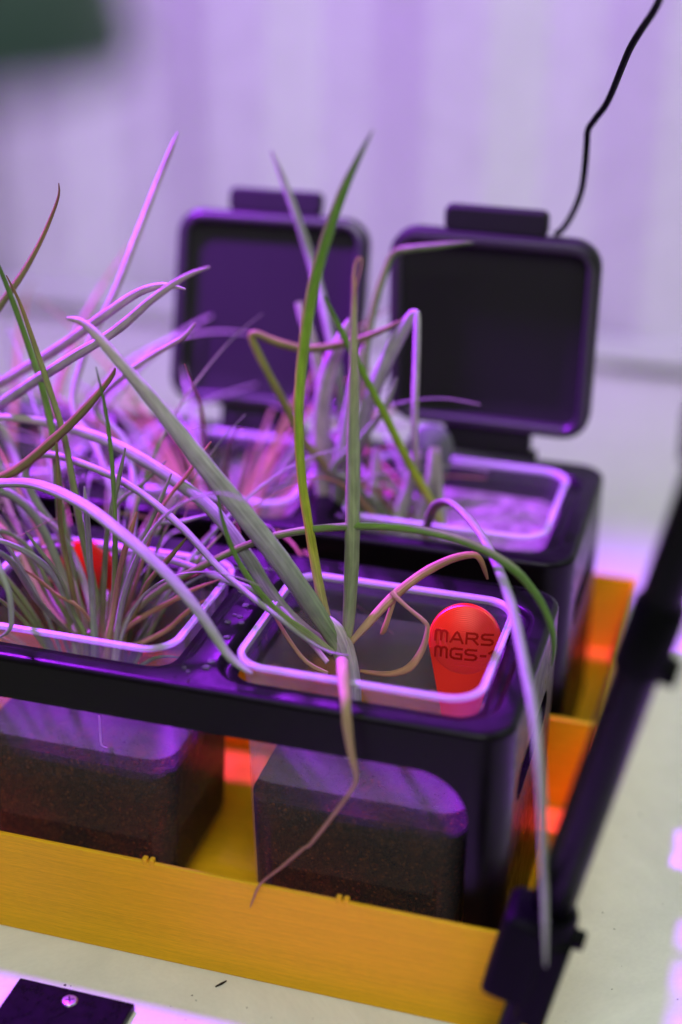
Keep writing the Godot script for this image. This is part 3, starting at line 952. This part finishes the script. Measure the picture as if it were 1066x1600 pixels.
func plant_back_right() -> void:
	var p := thing("spring_onion", Vector3(-0.03, 0.128, -0.15), "spring onion with folded leaves before the open lids", "plant", "spring onions")
	var z := -0.14
	for a in [[540, 26, 30], [580, 24, -8], [620, 26, -30], [655, 26, -22], [690, 18, 6]]:
		leaf(p, [[a[0], 838, z, a[1]], [a[0] - a[2] * 0.2, 800, z, a[1]], [a[0] - a[2] * 0.8, 745, z, a[1] * 0.8], [a[0] - a[2], 700, z, a[1] * 0.5]], "pale", 0.9, "stalk")
	leaf(p, [[545, 830, z, 18], [538, 720, z - 0.01, 19], [530, 600, z - 0.02, 18], [512, 505, z - 0.03, 18], [490, 420, z - 0.04, 17], [466, 345, z - 0.04, 15], [442, 280, z - 0.04, 12], [424, 236, z - 0.04, 4]], "grey", 0.75)
	leaf(p, [[560, 830, z, 14], [520, 745, -0.13, 16], [475, 690, -0.12, 15], [455, 650, -0.115, 15], [425, 595, -0.11, 15], [400, 545, -0.11, 15], [393, 526, -0.11, 14], [400, 521, -0.11, 13], [430, 534, -0.112, 15], [480, 545, -0.116, 15], [545, 535, -0.12, 14], [600, 515, -0.122, 10], [632, 498, -0.122, 3]], "olive", 0.7)
	leaf(p, [[510, 825, z, 24], [504, 740, -0.136, 30], [501, 660, -0.132, 31], [510, 590, -0.13, 30], [526, 545, -0.13, 26], [541, 512, -0.13, 16], [548, 498, -0.13, 5]], "pale", 0.7)
	leaf(p, [[575, 830, z, 18], [548, 760, -0.135, 24], [560, 690, -0.13, 26], [580, 620, -0.126, 26], [612, 548, -0.124, 25], [640, 500, -0.123, 22], [650, 490, -0.122, 18], [652, 502, -0.121, 17], [651, 560, -0.12, 17], [648, 640, -0.12, 17], [649, 700, -0.12, 15], [652, 735, -0.12, 5]], "wax", 0.65)
	leaf(p, [[690, 825, -0.12, 14], [676, 788, -0.118, 16], [640, 725, -0.114, 15], [605, 655, -0.11, 14], [570, 588, -0.108, 13], [540, 530, -0.106, 12], [520, 490, -0.106, 9], [507, 463, -0.106, 5]], "green", 0.7)
	leaf(p, [[600, 830, z, 14], [575, 700, -0.15, 15], [570, 570, -0.16, 15], [585, 480, -0.165, 14], [602, 425, -0.167, 13], [616, 396, -0.167, 12], [640, 389, -0.165, 14], [690, 384, -0.163, 13], [725, 380, -0.162, 8], [740, 380, -0.162, 3]], "deep", 0.7)
	leaf(p, [[530, 830, z, 16], [515, 720, -0.15, 18], [505, 620, -0.155, 20], [488, 540, -0.156, 21], [474, 495, -0.156, 20], [467, 472, -0.156, 14]], "pale", 0.7)
	leaf(p, [[525, 830, z, 18], [530, 740, -0.128, 24], [545, 650, -0.126, 25], [556, 590, -0.126, 22], [566, 540, -0.126, 10]], "wax", 0.7)
	leaf(p, [[590, 830, z, 12], [560, 760, -0.13, 15], [520, 735, -0.12, 16], [560, 690, -0.12, 15], [600, 640, -0.12, 12], [620, 590, -0.12, 4]], "grey", 0.7)
	# blade that rises a little, then hangs down over the front holder to the lamp stand
	leaf(p, [[664, 838, -0.11, 12], [672, 806, -0.095, 16], [684, 788, -0.08, 18], [704, 786, -0.06, 19], [730, 808, -0.035, 20], [758, 846, -0.01, 20], [782, 895, 0.015, 21], [802, 955, 0.04, 22], [820, 1040, 0.068, 22], [836, 1125, 0.092, 21], [845, 1215, 0.108, 20], [849, 1300, 0.118, 18], [851, 1370, 0.127, 15], [852, 1440, 0.137, 12], [853, 1510, 0.145, 4]], "grey", 0.65)
	rng.seed = 77
	for i in 14:
		var az := rng.randf_range(1.6, 4.2)
		wild_leaf(p, Vector3(rng.randf_range(-0.015, 0.02), 0.0, rng.randf_range(-0.015, 0.02)), az, rng.randf_range(0.5, 1.2), rng.randf_range(0.05, 0.12), rng.randf_range(0.4, 1.6), rng.randf_range(0.001, 0.002), ["dry", "pale", "tan", "grey", "dry"][rng.randi() % 5])

func plant_back_left() -> void:
	var p := thing("spring_onion", Vector3(-0.14, 0.098, -0.15), "sprawling pale spring onion clump in the pot under the purple lid", "plant", "spring onions")
	rng.seed = 515
	for i in 80:
		var az := rng.randf() * TAU
		var q := Vector3(cos(az) * 0.02, 0.0, sin(az) * 0.016)
		var low := rng.randf() < 0.7
		wild_leaf(p, q, az, rng.randf_range(0.5, 1.1) if low else rng.randf_range(0.15, 0.5), rng.randf_range(0.09, 0.2), rng.randf_range(0.5, 2.2), rng.randf_range(0.0008, 0.0021), ["wax", "pale", "pale", "dry", "grey", "tan", "olive"][rng.randi() % 7])
	p = thing("spring_onion", Vector3(-0.275, 0.098, -0.14), "pale spring onion clump beside the orange marker", "plant", "spring onions")
	for i in 26:
		var az := rng.randf() * TAU
		var q := Vector3(cos(az) * 0.02, 0.0, sin(az) * 0.016)
		wild_leaf(p, q, az, rng.randf_range(0.2, 0.9), rng.randf_range(0.1, 0.2), rng.randf_range(0.5, 1.9), rng.randf_range(0.0013, 0.0027), ["wax", "pale", "grey", "dry", "wax", "deep"][rng.randi() % 6])

# ---------------------------------------------------------------- lamp stand, cable, plate, shade
func lamp_stand() -> void:
	var b := Vector3(0.0815, 0.0, 0.121)
	var t := thing("lamp_stand", b, "black telescopic stand leg leaning over the tray corner", "stand")
	var d := Vector3(0.0445, 0.2175, 0.0).normalized()
	var at := func(h: float) -> Vector3: return d * (h / d.y)
	var st := new_st()
	tube(st, [at.call(0.004), at.call(0.1)], [0.0047, 0.0047], 20)
	put(done(st), "rod", M.black_metal, t)
	st = new_st()
	tube(st, [at.call(0.09), at.call(0.0905), at.call(0.42)], [0.0079, 0.0084, 0.0084], 28)
	put(done(st), "tube", M.black_metal, t)
	st = new_st()
	tube(st, [at.call(0.078), at.call(0.079), at.call(0.094), at.call(0.096)], [0.0108, 0.0114, 0.0116, 0.0108], 24)
	put(done(st), "collar", M.rubber, t)
	# clamp body that stands off the tube on the left
	var u := d
	var s := Vector3(1, 0, 0) - u * u.x
	s = s.normalized()
	var f := s.cross(u)
	var cl := Node3D.new()
	cl.name = "clamp"
	t.add_child(cl)
	cl.transform = Transform3D(Basis(s, u, f), at.call(0.062))
	put(box_mesh(Vector3(-0.0165, -0.012, -0.012), Vector3(0.004, 0.032, 0.012), 0.0035), "jaw", M.rubber, cl)
	put(box_mesh(Vector3(0.0, -0.021, -0.011), Vector3(0.0125, 0.026, 0.011), 0.003), "body", M.rubber, cl)
	put(box_mesh(Vector3(-0.003, 0.02, -0.009), Vector3(0.007, 0.034, 0.009), 0.002), "lever", M.rubber, cl)
	st = new_st()
	tube(st, [Vector3(0.011, 0.024, 0), Vector3(0.0165, 0.024, 0)], [0.0045, 0.004], 14)
	put(done(st), "screw", M.black_metal, cl)
	# upper coupling
	st = new_st()
	tube(st, [at.call(0.208), at.call(0.21), at.call(0.236), at.call(0.238)], [0.0092, 0.0102, 0.0102, 0.0092], 24)
	put(done(st), "coupling", M.rubber, t)
	var k: Vector3
	st = new_st()
	k = at.call(0.212)
	tube(st, [k, k + s * 0.014], [0.006, 0.0055], 14)
	put(done(st), "knob", M.rubber, t)
	put(box_mesh(Vector3(-0.012, 0.0, -0.02), Vector3(0.014, 0.005, 0.02), 0.0015, 0.004), "foot", M.rubber, t)
	k = at.call(0.3)
	st = new_st()
	bevel_box(st, k + Vector3(-0.0125, -0.008, -0.008), k + Vector3(0.002, 0.012, 0.008), 0.002)
	put(done(st), "bracket", M.black_satin, t)

func droplets() -> void:
	rng.seed = 12
	var sp := SphereMesh.new()
	sp.radius = 1.0
	sp.height = 2.0
	sp.radial_segments = 16
	sp.rings = 8
	var m := mat("water", lin(0.9, 0.9, 0.9, 0.08), 0.03, 0.5)
	m.transparency = BaseMaterial3D.TRANSPARENCY_ALPHA
	m.refraction_enabled = true
	m.refraction_scale = 0.033
	for i in 16:
		var o := put(sp, "water_drop", m)
		var r := rng.randf_range(0.0007, 0.0022)
		o.position = Vector3(-0.07 + rng.randf_range(-0.006, 0.006), HY + 0.0016 + r * 0.12, rng.randf_range(-0.03, 0.07))
		o.scale = Vector3(r, r * 0.5, r * rng.randf_range(0.8, 1.3))
		meta(o, "small clear water drop on the black holder between two boxes", "water drop", "water drops on the black holder")

func cable() -> void:
	var st := new_st()
	var pts := []
	var src := [[868, 366, -0.212], [880, 357, -0.211], [895, 333, -0.208], [908, 300, -0.203], [914, 262, -0.197], [917, 225, -0.19], [919, 203, -0.184], [930, 186, -0.176], [946, 165, -0.166], [958, 140, -0.155], [970, 110, -0.14], [985, 75, -0.123], [1003, 45, -0.108], [1020, 20, -0.093], [1032, -5, -0.08], [1040, -40, -0.06], [1050, -120, -0.02]]
	for s in src: pts.append(at_px(s[0], s[1], s[2]))
	var P := []
	var W := []
	for i in pts.size() - 1:
		for k in 5:
			P.append(cr3(pts[maxi(i - 1, 0)], pts[i], pts[i + 1], pts[mini(i + 2, pts.size() - 1)], k / 5.0))
			W.append(0.0017)
	tube(st, P, W, 10)
	meta(put(done(st), "cable", M.rubber), "thin dark cable rising from the corner of the black lid", "cable")

func plate() -> void:
	var t := thing("black_plate", Vector3(-0.1073, 0.0, 0.165), "flat black plate with a cross-head screw lying on the white table", "plate")
	put(box_mesh(Vector3(-0.0283, 0.0, -0.037), Vector3(0.0283, 0.004, 0.037), 0.0005), "plate", M.black_metal, t)
	var st := new_st()
	lathe(st, [[0.0036, 0.0], [0.0036, 0.0004], [0.003, 0.0008], [0.0012, 0.001]], 24)
	var ring := PackedVector3Array()
	for i in 24: ring.append(Vector3(cos(TAU * i / 24) * 0.0012, 0.001, sin(TAU * i / 24) * 0.0012))
	cap(st, ring, true)
	var s := put(done(st), "screw", M.steel, t, Vector3(0.0, 0.0041, -0.0297))
	st = new_st()
	bevel_box(st, Vector3(-0.0021, 0.0003, -0.0004), Vector3(0.0021, 0.00112, 0.0004), 0.0001)
	bevel_box(st, Vector3(-0.0004, 0.0003, -0.0021), Vector3(0.0004, 0.00113, 0.0021), 0.0001)
	var x := put(done(st), "cross_slot", M.crumb, s)
	x.rotation.y = 0.5

func dark_shade() -> void:
	var t := thing("pendant_lamp", Vector3(-0.012, 0.443, 0.36), "dark green unlit lamp head hanging before the pots", "lamp")
	var st := new_st()
	lathe(st, [[0.05, 0.0], [0.052, 0.001], [0.052, 0.006], [0.049, 0.02], [0.042, 0.036], [0.03, 0.05], [0.016, 0.058], [0.009, 0.062], [0.008, 0.085], [0.001, 0.086]], 40)
	lathe(st, [[0.001, 0.056], [0.015, 0.055], [0.029, 0.047], [0.04, 0.034], [0.047, 0.019], [0.05, 0.0]], 40)
	put(done(st), "dome", M.shade_green, t)
	st = new_st()
	tube(st, [Vector3(0, 0.085, 0), Vector3(0, 0.9, 0)], [0.002, 0.002], 8)
	put(done(st), "cord", M.rubber, t)

# ---------------------------------------------------------------- build
func _ready() -> void:
	var cam := Camera3D.new()
	cam.name = "camera"
	add_child(cam)
	cam.transform = Transform3D(cam_basis, CAM)
	var lens := CameraAttributesPhysical.new()
	lens.frustum_focal_length = 35.0
	lens.frustum_focus_distance = 0.7
	lens.frustum_near = 0.05
	lens.frustum_far = 20.0
	lens.exposure_aperture = 1.4
	cam.attributes = lens
	cam.fov = 37.86
	cam.near = 0.05
	cam.far = 20.0
	cam.current = true
	var env := Environment.new()
	env.background_mode = Environment.BG_COLOR
	env.background_color = Color.BLACK
	env.tonemap_mode = Environment.TONE_MAPPER_LINEAR
	env.tonemap_exposure = 1.0
	env.sdfgi_enabled = true
	env.ssao_enabled = true
	env.ssil_enabled = true
	var we := WorldEnvironment.new()
	we.name = "environment"
	we.environment = env
	add_child(we)
	make_materials()
	spot_lamp("grow_lamp", Vector3(-0.5, 0.8, -0.125), Vector3(-0.1, 0.2, -0.09), 0.03, 24.0, 5.0, 0.85, "round purple grow lamp shining down on the pots")
	spot_lamp("grow_lamp", Vector3(-0.45, 1.35, -0.05), Vector3(-0.33, 0.55, -0.84), 0.04, 34.0, 1.7, 1.0, "round purple grow lamp shining on the ribbed wall")
	spot_lamp("grow_lamp", Vector3(-0.25, 0.66, -0.62), Vector3(-0.08, 0.142, 0.04), 0.03, 12.0, 0.7, 0.5, "round purple grow lamp behind the raised lids")
	lamp_box("ceiling_light", Vector3(0.15, 1.75, 1.35), Vector3(0.0, 0.1, 0.0), Vector2(1.2, 0.9), 2.6, lin(0.94, 1.0, 0.9), M.white_diffuser, M.housing_white, "white ceiling light panel over the front of the table", "ceiling light")
	lamp_box("ceiling_light", Vector3(1.3, 1.5, -0.1), Vector3(0.2, 0.2, -0.6), Vector2(0.9, 0.5), 0.8, lin(0.8, 1.0, 0.9), M.white_diffuser, M.housing_white, "white ceiling light panel beside the ribbed wall", "ceiling light")
	# setting
	table()
	corrugated_wall()
	# trays, holders, boxes
	tray(0.0943, "yellow printed tray under the boxes in front with the red marker")
	tray(-0.0847, "yellow printed tray under the boxes with open lids")
	var parts := holder_parts()
	var hz := [0.0155, -0.1525]
	holder(parts, hz[0], "glossy black holder carrying the boxes with spring onions in front")
	holder(parts, hz[1], "glossy black holder carrying the boxes with raised lids")
	var bm := box_meshes()
	var box_labels := [["clear plastic box holding the red marker and upright spring onion", "clear plastic box holding the dense spring onion clump"], ["clear plastic box of pale soil with a dark open lid", "clear plastic box with a purple lit open lid", "clear plastic box beside the orange marker"]]
	for row in 2:
		for k in (2 if row == 0 else 3):
			var b := thing("plastic_box", Vector3(BX[k], 0, hz[row]), box_labels[row][k], "box", "clear plastic boxes in the holders")
			put(bm[0], "wall", M.clear_wall, b)
			put(bm[1], "rim", M.clear_rim, b)
			put(bm[3], "neck", M.clear_wall, b)
			put(bm[2], "upper_wall", M.misted_wall, b).set_meta("label", "upper part of the wall, misted on the inside")
			if row == 1 and k == 0: lid(b, Vector3(0.0035, 0.1525, -0.0625), deg_to_rad(-4.0), deg_to_rad(-1.0))
			if row == 1 and k == 1: lid(b, Vector3(0.0035, 0.1475, -0.0615), deg_to_rad(15.0), deg_to_rad(3.0))
	soil(BX[0], hz[0], 0.0745, M.soil_brown, "brown soil in the box with the red marker", 3)
	soil(BX[1], hz[0], 0.078, M.soil_brown, "brown soil under the dense spring onion clump", 5)
	soil(BX[0], hz[1], 0.12, M.soil_brown, "brown soil below the pale sand in the box with the dark lid", 8)
	soil(BX[0], hz[1], 0.128, M.soil_pale, "pale grey sand on the soil in the box with the dark lid", 9, 0.1235)
	soil(BX[1], hz[1], 0.098, M.soil_brown, "brown soil in the box with the purple lit lid", 11)
	soil(BX[2], hz[1], 0.098, M.soil_brown, "brown soil in the box beside the orange marker", 14)
	marker("plant_marker", Vector3(0.0365, 0.1372, -0.008), deg_to_rad(14.0), deg_to_rad(6.0), 0.0, 0.0172, 0.064, M.red_print, M.red_plain, "round red printed marker reading MARS MGS-1 in the box", true)
	marker("plant_marker", Vector3(-0.162, 0.137, -0.018), deg_to_rad(10.0), deg_to_rad(-8.0), 0.0, 0.0172, 0.062, M.red_print, M.red_plain, "red printed marker half hidden behind the dense leaf clump", false)
	marker("plant_marker", Vector3(-0.0215, 0.162, -0.178), deg_to_rad(10.0), deg_to_rad(15.0), 0.0, 0.0135, 0.037, M.grey_print, M.grey_plain, "grey printed marker in the box of pale soil", false)
	marker("plant_marker", Vector3(-0.258, 0.12, -0.105), deg_to_rad(10.0), deg_to_rad(10.0), 0.0, 0.0165, 0.03, M.orange_print, M.orange_plain, "orange printed marker in the pot beyond the dense clump", false)
	lamp_stand()
	droplets()
	cable()
	plate()
	dark_shade()
	plant_front_right()
	plant_front_left()
	plant_back_right()
	plant_back_left()
